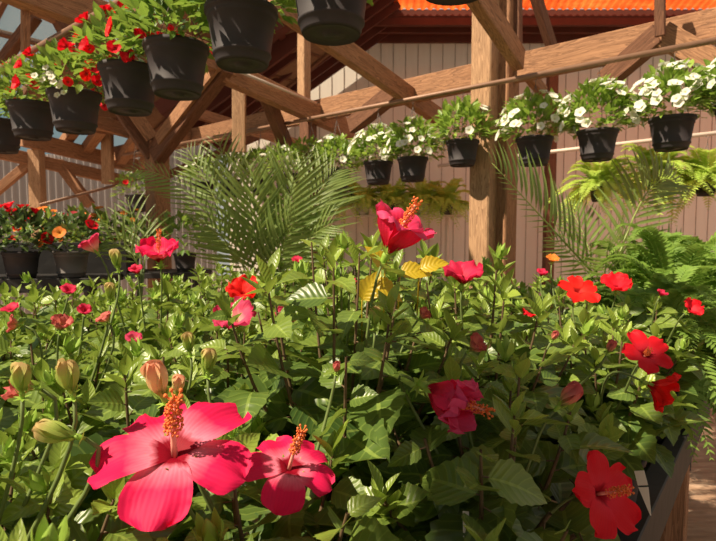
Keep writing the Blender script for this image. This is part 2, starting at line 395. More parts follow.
# rake soffit of sloping boards
ax, az = a.x, a.z; lo = P(150, 207, WY); sx_, sz_ = (lo.x-a.x), (lo.z-a.z); SL = math.hypot(sx_, sz_)
sd = Vector((sx_/SL, 0, sz_/SL)); sn = Vector((-sd.z, 0, sd.x)); sn = sn if sn.z > 0 else -sn
RR = Matrix((sd, Vector((0, 1, 0)), sn)).transposed()
mb = MB(); L_ = SL*.72
for k in range(5):
    y = 8.85-k*.42
    mb.box(tuple(Vector((ax, y-.2, az))+sd*(L_/2-.2)+sn*.10), (L_, .40, .05), RR)
    mb.box(tuple(Vector((ax, y-.0, az))+sd*(L_/2-.2)+sn*.03), (L_, .06, .12), RR)
mb.box(tuple(Vector((ax, 6.25, az))+sd*(L_/2-.2)+sn*.08), (L_, .22, .16), RR)
mb.box(tuple(Vector((ax, 6.78, az))+sd*(L_/2-.2)+sn*.04), (L_, .08, .2), RR)
for k in range(int(L_/.5)): mb.box(tuple(Vector((ax, 6.5, az))+sd*(.1+k*.5)+sn*.14), (.09, .6, .07), RR)
tag(mb.build('trim_2', 'maroon_board', smooth=False), kind='structure')

# ---------------------------------------------------------------- timber
def beam(p, q, w, h, name, mat='timber', parent=None, label=None, cat=None, group=None, side=None, ext=0, kind=None):
    """box beam with its own frame: local X along its length; object sits at its middle"""
    p = Vector(p); q = Vector(q); d = (q-p); L = d.length+ext; d.normalize()
    s = side if side is not None else (UP.cross(d) if abs(d.z) < .95 else D1)
    s = (s-d*s.dot(d)).normalized(); u = d.cross(s)
    mb = MB(); c = min(w, h)*.06
    prof = [(w/2-c, h/2), (w/2, h/2-c), (w/2, -h/2+c), (w/2-c, -h/2), (-w/2+c, -h/2), (-w/2, -h/2+c), (-w/2, h/2-c), (-w/2+c, h/2)]
    V = [(x, a, b) for x in (-L/2, L/2) for a, b in prof]
    mb.add(V, [(i, (i+1) % 8, 8+(i+1) % 8, 8+i) for i in range(8)]+[tuple(range(8))[::-1], tuple(range(8, 16))])
    o = mb.build(name, mat, None, smooth=False)
    o.matrix_basis = Matrix.Translation((p+q)/2) @ Matrix((d, s, u)).transposed().to_4x4()
    if parent:
        o.parent = parent; o.matrix_basis = Matrix.Translation(-parent.location) @ o.matrix_basis
    else: tag(o, label, cat, group, kind)
    return o
Q = Vector((.94, 3.75, 0))
def onrow(t, z, b=Q): return Vector((b.x, b.y, 0))+D1*t+UP*z
# main built-up post
mp_ = thing('timber_post', (.93, 3.78, 0), 'big square timber post in front of the siding, beside the white flower baskets', 'post')
beam((.93-.04, 3.78, 0), (.93-.04, 3.78, 4.4), .15, .16, 'post_board', 'timber_pale', mp_, side=D1)
b2 = Vector((.93, 3.78, 0))+Vector((.115, .06, 0))
beam(b2, b2+UP*4.4, .13, .2, 'post_board', 'timber', mp_, side=D1)
# long purlin beam along the white basket row
beam(onrow(-2.6, 2.69, Q+D2*.14), onrow(5.6, 2.60, Q+D2*.14), .06, .19, 'roof_beam', 'timber', None, 'long timber beam running behind the big post, just above the pipe of white flower baskets', 'beam')
n1 = P(517, 58, 3.72); n2 = P(399, 84, 4.22); n3 = P(307, 110, 4.85)
def rafter(n, t0, t1, slope, w, h, label, mat='timber'):
    return beam(n-D2*t0+UP*slope*t0, n-D2*t1+UP*slope*t1, w, h, 'rafter', mat, None, label, 'beam')
beam(P(519, 60, 3.5), P(463, -26, 2.75), .07, .14, 'rafter', 'timber', None, 'timber rafter slanting across the front of the big post up to the top edge', 'beam')
beam(P(444, 121, 4.75), P(272, -1, 3.1), .07, .14, 'rafter', 'timber', None, 'timber rafter slanting down from the hanging black pot towards the middle of the siding', 'beam')
r3 = beam(P(352, 131, 5.4), P(222, 70, 3.98), .09, .17, 'rafter', 'timber', None, 'split timber beam under the two big black pots with a white rod on top', 'beam')
mb = MB(); mb.tube([P(240, 72, 4.0), P(316, 103, 4.75)], .012, 8); tag(mb.build('conduit', 'white_pipe'), 'thin white rod lying along the top of the split timber beam', 'pipe')
r4 = beam(P(232, 66, 4.05), P(-60, -42, 2.45), .09, .17, 'rafter', 'timber', None, 'broad timber beam crossing the top left corner above the red flower baskets', 'beam')
def br(p, q, w, h, label, mat='timber', name='brace', cat='brace', side=None, group=None): return beam(p, q, w, h, name, mat, None, label, cat, group, side)
br(P(660, 34, 3.12), P(604, 82, 3.45), .07, .13, 'short brace slanting down left from the beam above the white flower baskets', 'timber_brown')
br(P(662, 34, 3.12), P(735, 76, 2.9), .07, .13, 'short brace slanting down to the right edge under the beam', 'timber')
br(P(660, 36, 3.04), P(660, -40, 3.0), .05, .05, 'thin upright stick above the beam at the top right', 'timber_brown', 'upright', 'post')
br(P(516, 50, 3.8), P(516, -40, 3.8), .07, .07, 'reddish upright standing on the beam just right of the big post', 'timber_brown', 'upright', 'post')
br(P(552, 48, 4.4), P(530, -22, 4.2), .06, .09, 'dark brace slanting up in front of the red roof sheet', 'timber_brown')
br(P(519, 64, 3.85), P(543, 92, 4.1), .06, .08, 'short pale brace low on the right side of the big post', 'timber')
br(P(397, 90, 4.3), P(352, 126, 4.7), .09, .14, 'dark brace going down left under the middle of the long beam', 'timber_brown')
br(P(304, 112, 4.9), P(304, 30, 4.9), .09, .09, 'pale upright between the rafters in front of the dark red soffit', 'timber_pale', 'upright', 'post')
p8 = P(308, 118, 4.95); beam((p8.x, p8.y, 0), (p8.x, p8.y, p8.z), .12, .12, 'timber_post', 'timber_brown', None, 'slim brown post under the split beam left of the shelf of ferns', 'post', side=D1)
br(P(239, 152, 4.6), P(239, 88, 4.6), .11, .05, 'pale upright board hanging down behind the left palm', 'timber_pale', 'upright', 'post', side=Vector((1, 0, 0)))
br(P(266, 95, 4.5), P(288, 150, 4.9), .08, .14, 'dark brace slanting down right under the split beam', 'timber_brown')
# left post with its V of braces
lp = P(157, 160, 4.5); lpo = thing('timber_post', (lp.x, lp.y, 0), 'square timber post with two braces spreading like a Y behind the left palm', 'post')
beam((lp.x, lp.y, 0), (lp.x, lp.y, lp.z+.15), .15, .15, 'post_board', 'timber', lpo, side=D1)
beam(P(156, 155, 4.45), P(224, 64, 3.95), .10, .17, 'brace', 'timber_brown', lpo); beam(P(156, 155, 4.5), P(96, 66, 4.3), .10, .17, 'brace', 'timber_brown', lpo)
beam(P(158, 140, 4.36), P(218, 62, 3.86), .03, .10, 'brace', 'timber', lpo); beam(P(152, 138, 4.38), P(104, 70, 4.2), .03, .10, 'brace', 'timber', lpo)
# top left corner frame
br(P(-30, -22, 3.3), P(66, 22, 4.0), .06, .09, 'thin timber rail above the glass panes at the top left', 'timber', 'rail', 'beam')
br(P(25.5, 4, 3.7), P(25.5, 56, 3.7), .05, .045, 'narrow upright in front of the glass panes', 'timber', 'upright', 'post')
br(P(36, 16, 3.9), P(2, 62, 4.0), .07, .07, 'brown brace slanting behind the narrow upright of the glass panes', 'timber_brown')
br(P(56, 12, 3.9), P(74, 46, 4.0), .08, .10, 'dark brace slanting down behind the red flower baskets', 'timber_brown')
br(P(120, -8, 3.9), P(150, 40, 3.9), .10, .10, 'timber brace behind the red flowers at the top', 'timber')
# far left frame
fd = 6.6
fr = P(36, 150, fd)
beam((fr.x, fd, 0), (fr.x, fd, fr.z), .15, .13, 'timber_post', 'timber_pale', None, 'sunlit pale post at the far left behind the shelf plants', 'post', side=Vector((1, 0, 0)))
br(P(22, 138, 6.4), P(160, 172, 8.2), .1, .19, 'upper rail of the far left timber frame', 'timber', 'rail', 'beam')
br(P(-20, 148, 6.2), P(130, 182, 7.6), .1, .15, 'lower rail of the far left timber frame', 'timber', 'rail', 'beam')
br(P(107, 118, 7.0), P(108, 184, 7.0), .13, .1, 'pale board hanging across the rails of the far left frame', 'timber_pale', 'upright', 'post', side=Vector((1, 0, 0)))
br(P(58, 162, 6.9), P(90, 205, 6.9), .1, .12, 'brace slanting down right inside the far left frame', 'timber')
for k, (x, y) in enumerate(((70, 137), (92, 143), (128, 152), (150, 157))):
    br(P(x-7, y+8, 7.2), P(x+9, y-14, 6.6), .12, .12, 'stub rafter ends above the far left frame', 'timber', 'rafter_end', 'beam', group='rafter ends above the far left frame')
br(P(72, 116, 6.2), P(160, 140, 7.4), .1, .16, 'upper beam above the rafter ends at the far left', 'timber', 'rail', 'beam')
br(P(-20, 205, 6.5), P(36, 158, 6.6), .1, .1, 'pale brace at the left edge beside the grey sheet wall', 'timber')
br(P(186, 110, 6.2), P(300, 145, 7.2), .08, .12, 'far beam low behind the left palm tips', 'timber', 'rail', 'beam')
br(P(180, 135, 6.0), P(250, 128, 7.5), .06, .12, 'far cross beam behind the pale hanging board', 'timber', 'rail', 'beam')
br(P(205, 150, 7.5), P(205, 92, 7.5), .1, .1, 'far thin upright left of the pale hanging board', 'timber_brown', 'upright', 'post')
br(P(168, 175, 7.0), P(300, 118, 7.6), .06, .1, 'far brace rising to the right behind the left palm', 'timber_brown')
# left wall of grey corrugated sheet and roof with sky panes
WL = P(-40, 170, 8.2); wr = P(215, 170, 9.6)
mb = MB(); nn = 260; V = []
for i in range(nn):
    t = i/(nn-1); p = WL.lerp(wr, t); dd = .03*math.sin(t*nn*.9); V += [(p.x, p.y+dd, 0), (p.x, p.y+dd, 2.75+.5*t*t)]
mb.add(V, [(2*i, 2*i+2, 2*i+3, 2*i+1) for i in range(nn-1)]); tag(mb.build('wall_left', 'grey_sheet'), kind='structure')
# board roof over the far left: cells between rafters, some glazed
E0 = P(-120, 92, 6.2); eu = D2; ru = (-D1+UP*.42).normalized()
E0 = Vector((-5.6, 4.6, 3.05))
mbw = MB(); mbg = MB(); mbr = MB()
ru = (-D1*1+UP*.40).normalized(); RM = Matrix((eu, ru, eu.cross(ru))).transposed()
GL = {(2, 0), (2, 1), (2, 2), (3, 0), (3, 1), (3, 2), (1, 1), (1, 2), (3, 3), (4, 3), (5, 4), (2, 3)}
for i in range(9):
    for j in range(5):
        c = E0+eu*(.3+.6*i)+ru*(.3+.6*j)
        if (i, j) in GL: mbg.box(tuple(c), (.56, .56, .006), RM)
        else: mbw.box(tuple(c), (.58, .58, .03), RM)
for i in range(10): mbr.box(tuple(E0+eu*.6*i+ru*1.5-eu.cross(ru)*(-.0)), (.05, 3.0, .10), RM)
for j in range(6): mbr.box(tuple(E0+eu*2.7+ru*.6*j), (5.4, .04, .06), RM)
tag(mbw.build('trim_3', 'roof_board', smooth=False), kind='structure')
tag(mbg.build('window_1', 'glass', smooth=False), kind='structure')
tag(mbr.build('trim_4', 'timber_brown', smooth=False), kind='structure')
# dark brown post on the back wall
p = P(553, 55, 8.6); beam((p.x, 8.6, 0), (p.x, 8.6, p.z), .15, .15, 'timber_post', 'timber_brown', None, 'thin dark brown post against the siding right of the big post', 'post', side=Vector((1, 0, 0)))
# pipes
PIPEZ = 2.5
A1 = Vector((1.69, 2.9, 0)); A0 = Vector((-1.43, 2.7, 0))
mb = MB(); mb.tube([A1-D1*1.2+UP*2.5, A1+D1*5.8+UP*2.47], .017, 10); tag(mb.build('hanging_pipe', 'metal_pipe'), 'long thin pipe carrying the white flower baskets in front of the siding', 'pipe')
mb = MB(); mb.tube([A0-D1*3.2+UP*2.53, A0+D1*2.4+UP*2.5], .017, 10); tag(mb.build('hanging_pipe', 'metal_pipe'), 'thin pipe at the upper left carrying the red flower baskets', 'pipe')
mb = MB(); mb.tube([P(438, 166, 7.0), P(549, 152, 6.2), P(760, 128, 5.0)], .022, 8); tag(mb.build('hanging_pipe', 'white_pipe'), 'pale thin pipe close to the siding behind the right palm and hanging ferns', 'pipe')
mb = MB(); mb.tube([P(40, 205, 6.0), P(152, 176, 7.5)], .018, 8); tag(mb.build('hanging_pipe', 'metal_pipe'), 'thin brown pipe crossing low in front of the far left frame', 'pipe')

# ---------------------------------------------------------------- display bench
BH = .85
def uv2w(u, v, z=0): return D2*u+D1*v+UP*z
bench = thing('display_bench', uv2w(1.6, 1.7), 'long timber bench with black raised edge carrying the hibiscus bushes', 'bench')
bo = bench.location
RB = Matrix((D2, D1, UP)).transposed()
def bbox(name, u0, u1, v0, v1, z0, z1, mat, par=bench):
    p = uv2w(u0, (v0+v1)/2, (z0+z1)/2); q = uv2w(u1, (v0+v1)/2, (z0+z1)/2)
    return beam(p, q, v1-v0, z1-z0, name, mat, par, side=D1)
V0, V1, U0, U1 = .19, 2.28, -.7, 2.5
bbox('bench_top', U0, U1, V0+.05, V1, BH-.03, BH, 'black_board')
bbox('edge_board', U0, U1, V0, V0+.05, BH-.06, BH+.06, 'black_board')
bbox('edge_board', U0, U1, V1, V1+.04, BH-.06, BH+.06, 'black_board')
bbox('apron', U0+.01, U1, V0+.045, V0+.08, BH-.22, BH-.06, 'timber')
for u in (.2, 1.36, 2.4):
    for v in (V0+.10, (V0+V1)/2, V1-.06):
        p = uv2w(u, v); beam(p, p+UP*(BH-.03), .09, .09, 'leg', 'timber', bench, side=D1)

# ---------------------------------------------------------------- hibiscus bushes
def hib_height(x, y):
    px = 358+F*x/y
    drop = .150
    drop += .06*max(0, min(1, (px-430)/200))*max(0, 1.5-y)/.8
    if y < .75: drop += .035
    if y > 1.7: drop -= .0
    return CAMZ-drop
def bush(root, H, R, nst, lod, seed, clear, topz=None, dens=1.0):
    """H: tip height above bench surface; local coordinates"""
    rr = random.Random(seed); fol = MB(); st = MB(); tips = []
    for i in range(nst):
        an = i*2.4+rr.uniform(-.3, .3); q = math.sqrt((i+.5)/nst)*R
        tip = Vector((q*math.cos(an), q*math.sin(an), H-.16*(q/R)**2-rr.uniform(0, .06)))
        b0 = Vector((rr.uniform(-.02, .02), rr.uniform(-.02, .02), .15)); b1 = Vector((tip.x*.75, tip.y*.75, .15+(tip.z-.15)*.45))
        pts = [b0*(1-t)**2+b1*2*t*(1-t)+tip*t*t for t in [k/7 for k in range(8)]]
        cut = next((k for k, q_ in enumerate(pts) if any((q_-cc).length < cr+.006 for cc, cr in clear)), 8)
        if cut < 2: continue
        st.tube(pts[:cut], [.005-.0033*k/7 for k in range(cut)], 5, cap=False)
        nl = int((11 if lod else 13)*dens); ph = rr.uniform(0, 6)
        for k in range(nl):
            t = .22+.76*(k/(nl-1))**.85
            if t > cut/8+.02: break
            p = b0*(1-t)**2+b1*2*t*(1-t)+tip*t*t
            ph += 2.4+rr.uniform(-.3, .3)
            out = Vector((math.cos(ph), math.sin(ph), 0))+Vector((tip.x, tip.y, 0))*2.0
            el = rr.uniform(-.45, .45) + .5*max(0, t-.8)*4
            d = out.normalized()*math.cos(el)+UP*math.sin(el)
            L = (.104-.06*max(0, t-.65)/.35)*rr.uniform(.6, 1.2)
            if t < .5: L *= .95
            pet = p+d*rr.uniform(.01, .028)*(1.2-t)
            skip = False
            for (cc, cr) in clear:
                if (pet+d*L*.5-cc).length < cr+L*.42: skip = True; break
            if skip: continue
            if t > .25: st.tube([p, pet+d*.002], .0013, 4, cap=False)
            age = max(0, (t-.6)/.4)**1.5*rr.uniform(.15, 1.0)+rr.uniform(0, .16)
            n = (UP*1.0+Vector((rr.uniform(-.8, .7), rr.uniform(-1.0, .5), 0)))
            tp = (LO if lod else HI); put_leaf(fol, tp[rr.randrange(len(tp))], pet, d, n, L, min(1, age))
        ok = cut == 8 and all((tip-cc).length > cr+.036 for cc, cr in clear)
        if ok:
            for k in range(5):
                a = k*2.4+i; el = .55+.11*k; d = Vector((math.cos(a)*math.cos(el), math.sin(a)*math.cos(el), math.sin(el)))
                put_leaf(fol, YG[k % 2], tip-UP*.006*(4-k), d, UP*.6-Vector((math.cos(a), math.sin(a), 0))+UP*.01, rr.uniform(.03, .055)*(1 if k < 5 else .7), rr.uniform(.45, 1))
            tips.append(tip)
    return fol, st, tips
HB_POT = pot_mesh(.095, .17); HB_SOIL = soil_mesh(.084, .146)
# flowers: (px, py, depth, facing, roll, kind, size, material, stamen, part label)
FL = [
 (175, 457, .50, (.04, -.36, .93), -17, 'open', .083, 'pink_petal', .82, 'hot pink open flower with orange stamen'),
 (289, 470, .62, (.20, -.30, .93), -20, 'open', .062, 'pink_petal', .95, 'hot pink open flower with thin upright stamen'),
 (388, 252, .85, (.42, -.25, .87), 20, 'furled', .082, 'rose_petal', 1.1, 'closing pink flower standing above the leaves'),
 (160, 262, 1.22, (.05, -.40, .9), 20, 'cup', .062, 'pink_petal', 1.2, 'pink flower seen from the side'),
 (97, 252, 1.15, (-.5, -.2, .85), 0, 'furled', .042, 'faded_petal', None, 'fading pink and cream flower'),
 (243, 297, 1.25, (.1, -.5, .8), 0, 'cup', .052, 'scarlet_petal', None, 'crumpled scarlet flower'),
 (238, 326, 1.0, (-.1, -.55, .8), 30, 'cup', .056, 'faded_petal', None, 'pink and white flower'),
 (284, 324, 1.0, (.25, -.45, .8), 10, 'furled', .038, 'faded_petal', None, 'half closed pink flower'),
 (428, 388, .72, (.62, -.60, -.20), 10, 'wilted', .076, 'rose_petal', 1.2, 'wilted dark pink flower with long bent stamen'),
 (462, 284, 1.05, (.0, -.4, .9), 40, 'cup', .055, 'wilted_petal', None, 'deep red half open flower'),
 (577, 294, 1.25, (.1, -.6, .75), 20, 'wide', .054, 'scarlet_petal', None, 'bright scarlet flower'),
 (616, 290, 1.4, (-.2, -.5, .8), 0, 'cup', .05, 'red_petal', None, 'red ruffled flower'),
 (644, 357, .98, (.05, -.70, .70), 36, 'wide', .052, 'red_petal', .35, 'open red flower with pink centre'),
 (648, 384, .93, (.62, -.25, -.3), 36, 'cup', .05, 'scarlet_petal', None, 'scarlet flower seen from behind'),
 (688, 311, 1.45, (.2, -.7, .6), 0, 'cup', .038, 'red_petal', None, 'small dark red flower'),
 (595, 494, .72, (.40, -.80, .42), 28, 'wide', .066, 'red_petal', .8, 'open red flower with stamen pointing right'),
 (68, 294, 1.2, (.3, -.4, .8), 0, 'furled', .026, 'wilted_petal', None, None),
 (349, 289, 1.0, (.0, -.2, 1), 0, 'furled', .024, 'wilted_petal', None, None),
 (133, 343, .9, (.3, -.4, .8), 0, 'furled', .022, 'faded_petal', None, None),
 (163, 396, .56, (-.25, -.2, .95), 0, 'bud', .042, 'cream_bud', None, 'cream coloured bud'),
 (176, 394, .58, (.25, -.2, .95), 0, 'bud', .026, 'cream_bud', None, None),
 (74, 436, .48, (-.9, -.3, .35), 0, 'bud', .034, 'green_pod', None, None),
 (560, 405, .72, (.55, -.3, .8), 0, 'bud', .042, 'salmon_bud', None, 'salmon pink closed bud'),
 (534, 316, 1.2, (-.6, -.4, .6), 0, 'furled', .03, 'red_petal', None, None),
 (12, 312, 1.15, (0, -.4, .9), 0, 'cup', .022, 'wilted_petal', None, None),
 (34, 388, .55, (-.7, -.4, .3), 0, 'wilted', .026, 'salmon_bud', None, None),
 (297, 262, 1.7, (0, -.5, .8), 0, 'cup', .022, 'wilted_petal', None, None),
 (84, 313, 1.0, (.3, -.5, .6), 0, 'furled', .02, 'wilted_petal', None, None),
 (108, 322, .95, (-.4, -.4, .8), 0, 'furled', .022, 'salmon_bud', None, None),
 (20, 325, 1.0, (-.8, -.4, .2), 0, 'furled', .026, 'salmon_bud', None, None),
 (137, 274, 1.25, (0, -.4, .8), 0, 'furled', .026, 'wilted_petal', None, None),
 (541, 276, 1.6, (0, -.4, .8), 0, 'furled', .026, 'wilted_petal', None, None),
 (660, 296, 1.5, (.2, -.4, .8), 0, 'furled', .022, 'wilted_petal', None, None),
 (552, 340, .95, (.2, -.4, .8), 0, 'bud', .02, 'salmon_bud', None, None),
 (608, 352, .9, (.1, -.4, .8), 0, 'bud', .026, 'salmon_bud', None, None),
 (378, 300, .95, (.3, -.4, .8), 0, 'bud', .022, 'cream_bud', None, None),
 (72, 392, .50, (-.1, -.2, 1), 0, 'bud', .034, 'green_pod', None, None),
 (22, 392, .52, (.1, -.2, 1), 0, 'bud', .032, 'green_pod', None, None),
 (208, 372, .72, (.1, -.2, 1), 0, 'bud', .036, 'green_pod', None, None),
 (190, 352, .85, (-.1, -.2, 1), 0, 'bud', .034, 'green_pod', None, None),
 (110, 300, .95, (.1, -.2, 1), 0, 'bud', .034, 'green_pod', None, None),
 (118, 268, 1.1, (-.1, -.2, 1), 0, 'bud', .04, 'green_pod', None, None),
 (340, 262, 1.0, (-.1, -.2, 1), 0, 'bud', .036, 'green_pod', None, None),
 (375, 326, .85, (0, -.2, 1), 0, 'bud', .034, 'green_pod', None, None),
 (552, 262, 1.6, (0, -.4, .8), 0, 'cup', .026, 'orange_petal', None, None),
 (60, 330, .95, (.4, -.4, .8), 0, 'wilted', .03, 'salmon_bud', None, None),
 (420, 318, .95, (.4, -.4, .5), 0, 'wilted', .022, 'salmon_bud', None, None),
 (470, 350, .8, (.4, -.4, .5), 0, 'wilted', .026, 'salmon_bud', None, None),
 (336, 372, .7, (.1, -.4, .8), 0, 'bud', .018, 'salmon_bud', None, None),
]
bases = []
r0 = random.Random(3)
S = .285
for i in range(-1, 11):
    for j in range(0, 11):
        u = .12+i*S; v = V0+.125+j*S+(.5*S if i % 2 else 0)
        if v > V1-.1 or u > U1-.1: continue
        u += r0.uniform(-.02, .02); v += r0.uniform(-.02, .02)
        w = uv2w(u, v)
        if w.y < .28 or (u > 1.85 and v < .68): continue
        px = 358+F*w.x/w.y
        rad = F*.25/w.y
        if px < -60-rad or px > 770+rad: continue
        bases.append(w)
FP = [P(f[0], f[1], f[2]) for f in FL]
own = {}
for k, p in enumerate(FP):
    bi = min(range(len(bases)), key=lambda q: (bases[q].xy-p.xy).length); own.setdefault(bi, []).append(k)
LABELS = {0: 'hibiscus bush with the large open hot pink flower in the left foreground', 1: 'hibiscus bush with the smaller hot pink flower just right of the largest one',
 2: 'hibiscus bush with the closing pink flower standing tallest against the siding', 3: 'hibiscus bush with the sideways pink flower in front of the left timber post',
 4: 'hibiscus bush with the fading pink and cream flower beside the left shelf', 5: 'hibiscus bush with the scarlet flower in front of the left palm',
 6: 'hibiscus bush with the pink and white flower below the scarlet one', 8: 'hibiscus bush with the wilted dark pink flower hanging in the centre',
 9: 'hibiscus bush with the deep red half open flower below the big post', 10: 'hibiscus bush with the bright scarlet flower in front of the right palm',
 11: 'hibiscus bush with the ruffled red flower beside the fern', 12: 'hibiscus bush with two red flowers at the right edge of the bench', 14: 'hibiscus bush with the small dark red flower against the fern',
 15: 'hibiscus bush with the open red flower at the bottom right', 19: 'hibiscus bush with the cream coloured buds above the largest flower', 22: 'hibiscus bush with the salmon pink closed bud right of the wilted flower',
 16: 'hibiscus bush with one small pink flower left of the faded one'}
tall = {}
shared = {}
for bi, w in enumerate(bases):
    ks = own.get(bi, [])
    lod = w.y > 1.45
    near = w.y < 1.45
    H = hib_height(w.x, w.y)+r0.uniform(-.035, .03)-BH
    px = 358+F*w.x/w.y
    if .8 < w.y < 1.3 and 300 < px < 400: H += .15
    if .8 < w.y < 1.35 and 415 < px < 490: H += .12
    named = [k for k in ks if k in LABELS]
    if named: lab = LABELS[named[0]]; grp = None
    else:
        if w.y < .8: lab = 'leafy hibiscus bush without open flowers at the very front of the bench'; grp = 'front hibiscus bushes without flowers'
        elif w.y < 1.45:
            lab = 'leafy hibiscus bush in the middle of the bench showing only leaves and buds'; grp = 'middle hibiscus bushes without flowers'
        else: lab = 'leafy hibiscus bush at the far side of the bench showing only leaves and buds'; grp = 'far hibiscus bushes without flowers'
    root = thing('hibiscus_bush', (w.x, w.y, BH), lab, 'plant', grp)
    link('pot', HB_POT, root); link('soil', HB_SOIL, root)
    clear = []
    for k, p in enumerate(FP):
        if (p.xy-w.xy).length > .45: continue
        f = FL[k]; Ls = f[6]; fc = Vector(f[3]).normalized(); q = p-root.location
        big = Ls > .035
        toc = (Vector((0, 0, CAMZ))-p).normalized()
        if f[5] in ('open', 'wide', 'cup'):
            clear += [(q+fc*Ls*.25, Ls*.7), (q+fc*Ls*.8+toc*Ls*.4, Ls*.65)]
            if big: clear += [(q+toc*Ls*(1.2+s), Ls*.75) for s in (0, 1)]
        else: clear += [(q+fc*Ls*.5, Ls*.55)]+([(q+fc*Ls*.5+toc*Ls*s, Ls*.6) for s in ((.8, 1.6) if big else (.8,))])
    H = min(H, .70)
    fol, st, tips = bush(root, H, .16 if (w.dot(D1) < .5 and w.dot(D2) > 1.1) else .225 if near else .24, 17 if near else 14, lod, 100+bi, clear)
    fol.build('foliage', 'hibiscus_leaf', root); st.build('stems', 'stem_brown', root)
    for q, t in enumerate(tips[::(3 if near else 5)]):
        if w.y > 2.0: break
        a = r0.uniform(0, 6.28); e = t+Vector((math.cos(a)*.02, math.sin(a)*.02, .012))
        M = Matrix.Translation(e) @ Matrix.Rotation(r0.uniform(-.5, .5), 4, 'X') @ Matrix.Rotation(r0.uniform(-.5, .5), 4, 'Y') @ Matrix.Scale(r0.uniform(.8, 1.35), 4)
        link('flower_bud', BUD, root, M)
    for k in ks:
        f = FL[k]; p = FP[k]
        flower(root, 'flower_bud' if f[5] == 'bud' else 'flower', p, f[3], f[4], f[5], f[6], f[7], f[8], k, f[9], side=None)
        fc = Vector(f[3]).normalized(); q = p-root.location; e = q-fc*f[6]*.3
        b0 = Vector((0, 0, .2)); mid = Vector((q.x*.6, q.y*.6, (e.z+.2)/2)) if fc.z > 0 else e-fc*.06+Vector((.0, .03, 0))
        mid2 = e-fc*.05
        mb = MB(); pts = [b0*(1-t)**3+mid*3*t*(1-t)**2+mid2*3*t*t*(1-t)+e*t**3 for t in [i/8 for i in range(9)]]
        mb.tube(pts, [.003-.001*i/8 for i in range(9)], 6); mb.build('flower_stalk', 'stem_green', root)

# yellowed leaves on the tall middle bush, and two pale plant tags
yb = min((o for o in col.objects if o.name.startswith('hibiscus_bush')), key=lambda o: (o.location.xy-P(380, 285, .95).xy).length)
mb = MB()
for px, py, dx, dz, L in ((362, 300, .5, .9, .06), (400, 272, .9, .1, .055), (385, 268, -.3, .5, .05), (420, 268, .8, .3, .05), (372, 284, .9, -.3, .06)):
    p = P(px, py, .93)-yb.location; put_leaf(mb, HI[2], p, Vector((dx, -.2, dz)), Vector((.2, -.8, .6)), L, .4)
    mb.tube([p+Vector((0, .04, -.09)), p+Vector((0, .02, -.03)), p], .0013, 4)
tag(mb.build('yellow_leaves', 'yellow_leaf', yb), 'yellowed leaves')
for px, py, d, rz, lab in ((466, 522, .62, .9, 'pale plant tag low among the leaves in the front centre'), (641, 478, .90, -.7, 'white plant tag between the bench edge and the lowest red flower')):
    p = P(px, py, d); mb = MB()
    mb.box((0, 0, .0), (.022, .001, .04)); V = [(-.011, 0, -.025), (.011, 0, -.025), (.001, 0, -.10), (-.001, 0, -.10)]
    mb.add([(x, y-.0005, z) for x, y, z in V]+[(x, y+.0005, z) for x, y, z in V], [(0, 1, 2, 3), (7, 6, 5, 4), (0, 4, 5, 1), (1, 5, 6, 2), (2, 6, 7, 3), (3, 7, 4, 0)])
    o = mb.build('plant_tag', 'label_paper', None, smooth=False); o.location = p; o.rotation_euler = (-.25, rz*.5, rz); o.scale = (.75, 1, .6); tag(o, lab, 'plant tag')
# ---------------------------------------------------------------- hanging baskets
def foliage_dome(n, R, Hh, Ls, tpl, seed, droop=.4, a0=0):
    rr = random.Random(seed); mb = MB()
    for k in range(n):
        th = rr.uniform(0, 6.283); cz = rr.uniform(-.25, 1); s = math.sqrt(max(0, 1-cz*cz)) if cz > 0 else 1
        rad = rr.uniform(.55, 1)
        p = Vector((R*s*math.cos(th)*rad, R*s*math.sin(th)*rad, Hh*cz*rad))
        o_ = Vector((math.cos(th)*s, math.sin(th)*s, cz*1.2+.25)).normalized()
        d = (o_+rv(.6)).normalized(); n_ = (UP+rv(.5)+o_*.4)
        put_leaf(mb, tpl[rr.randrange(len(tpl))], p, d, n_, Ls*rr.uniform(.7, 1.25), min(1, a0+max(0, rad-.6)*rr.uniform(0, 1.8)+rr.uniform(0, .15)))
    return mb
def small_flower_mesh(mat, r=.022, tilt=70, w0=.5, nm='flower'):
    mb = MB(); rs = np.random.RandomState(5)
    for k in range(5):
        V, Fc, uv = petal_grid(r, [(0, 15), (.3, 50), (.6, tilt), (1, tilt+15)], w0, .05, .02, rs, 5, 4)
        a = 2*math.pi*k/5; R = np.array([[math.cos(a), -math.sin(a), 0], [math.sin(a), math.cos(a), 0], [0, 0, 1]]); mb.add(V @ R.T, Fc, uv)
    return mb.mesh(nm, mat)
WF = small_flower_mesh('white_petal', .032, 72, .40); RF = small_flower_mesh('red_petal', .042, 50, .45); SF = small_flower_mesh('scarlet_petal', .028, 70, .6)
OF = small_flower_mesh('orange_petal', .03, 70, .6); MF = small_flower_mesh('maroon_petal', .035, 70, .6)
BP = pot_mesh(.125, .19); BS = soil_mesh(.112, .163)
BP2 = pot_mesh(.115, .17)
def hanger_mesh(h, r=.12, z0=.18):
    mb = MB()
    for k in range(3):
        a = k*2.094+.3; mb.tube([(r*math.cos(a), r*math.sin(a), z0), (0, 0, z0+h-.03)], .0018, 4)
    mb.tube([(0, 0, z0+h-.03), (0, 0, z0+h), (.02, 0, z0+h+.03), (0, 0, z0+h+.045), (-.02, 0, z0+h+.02)], .002, 5)
    return mb.mesh('hanger', 'wire')
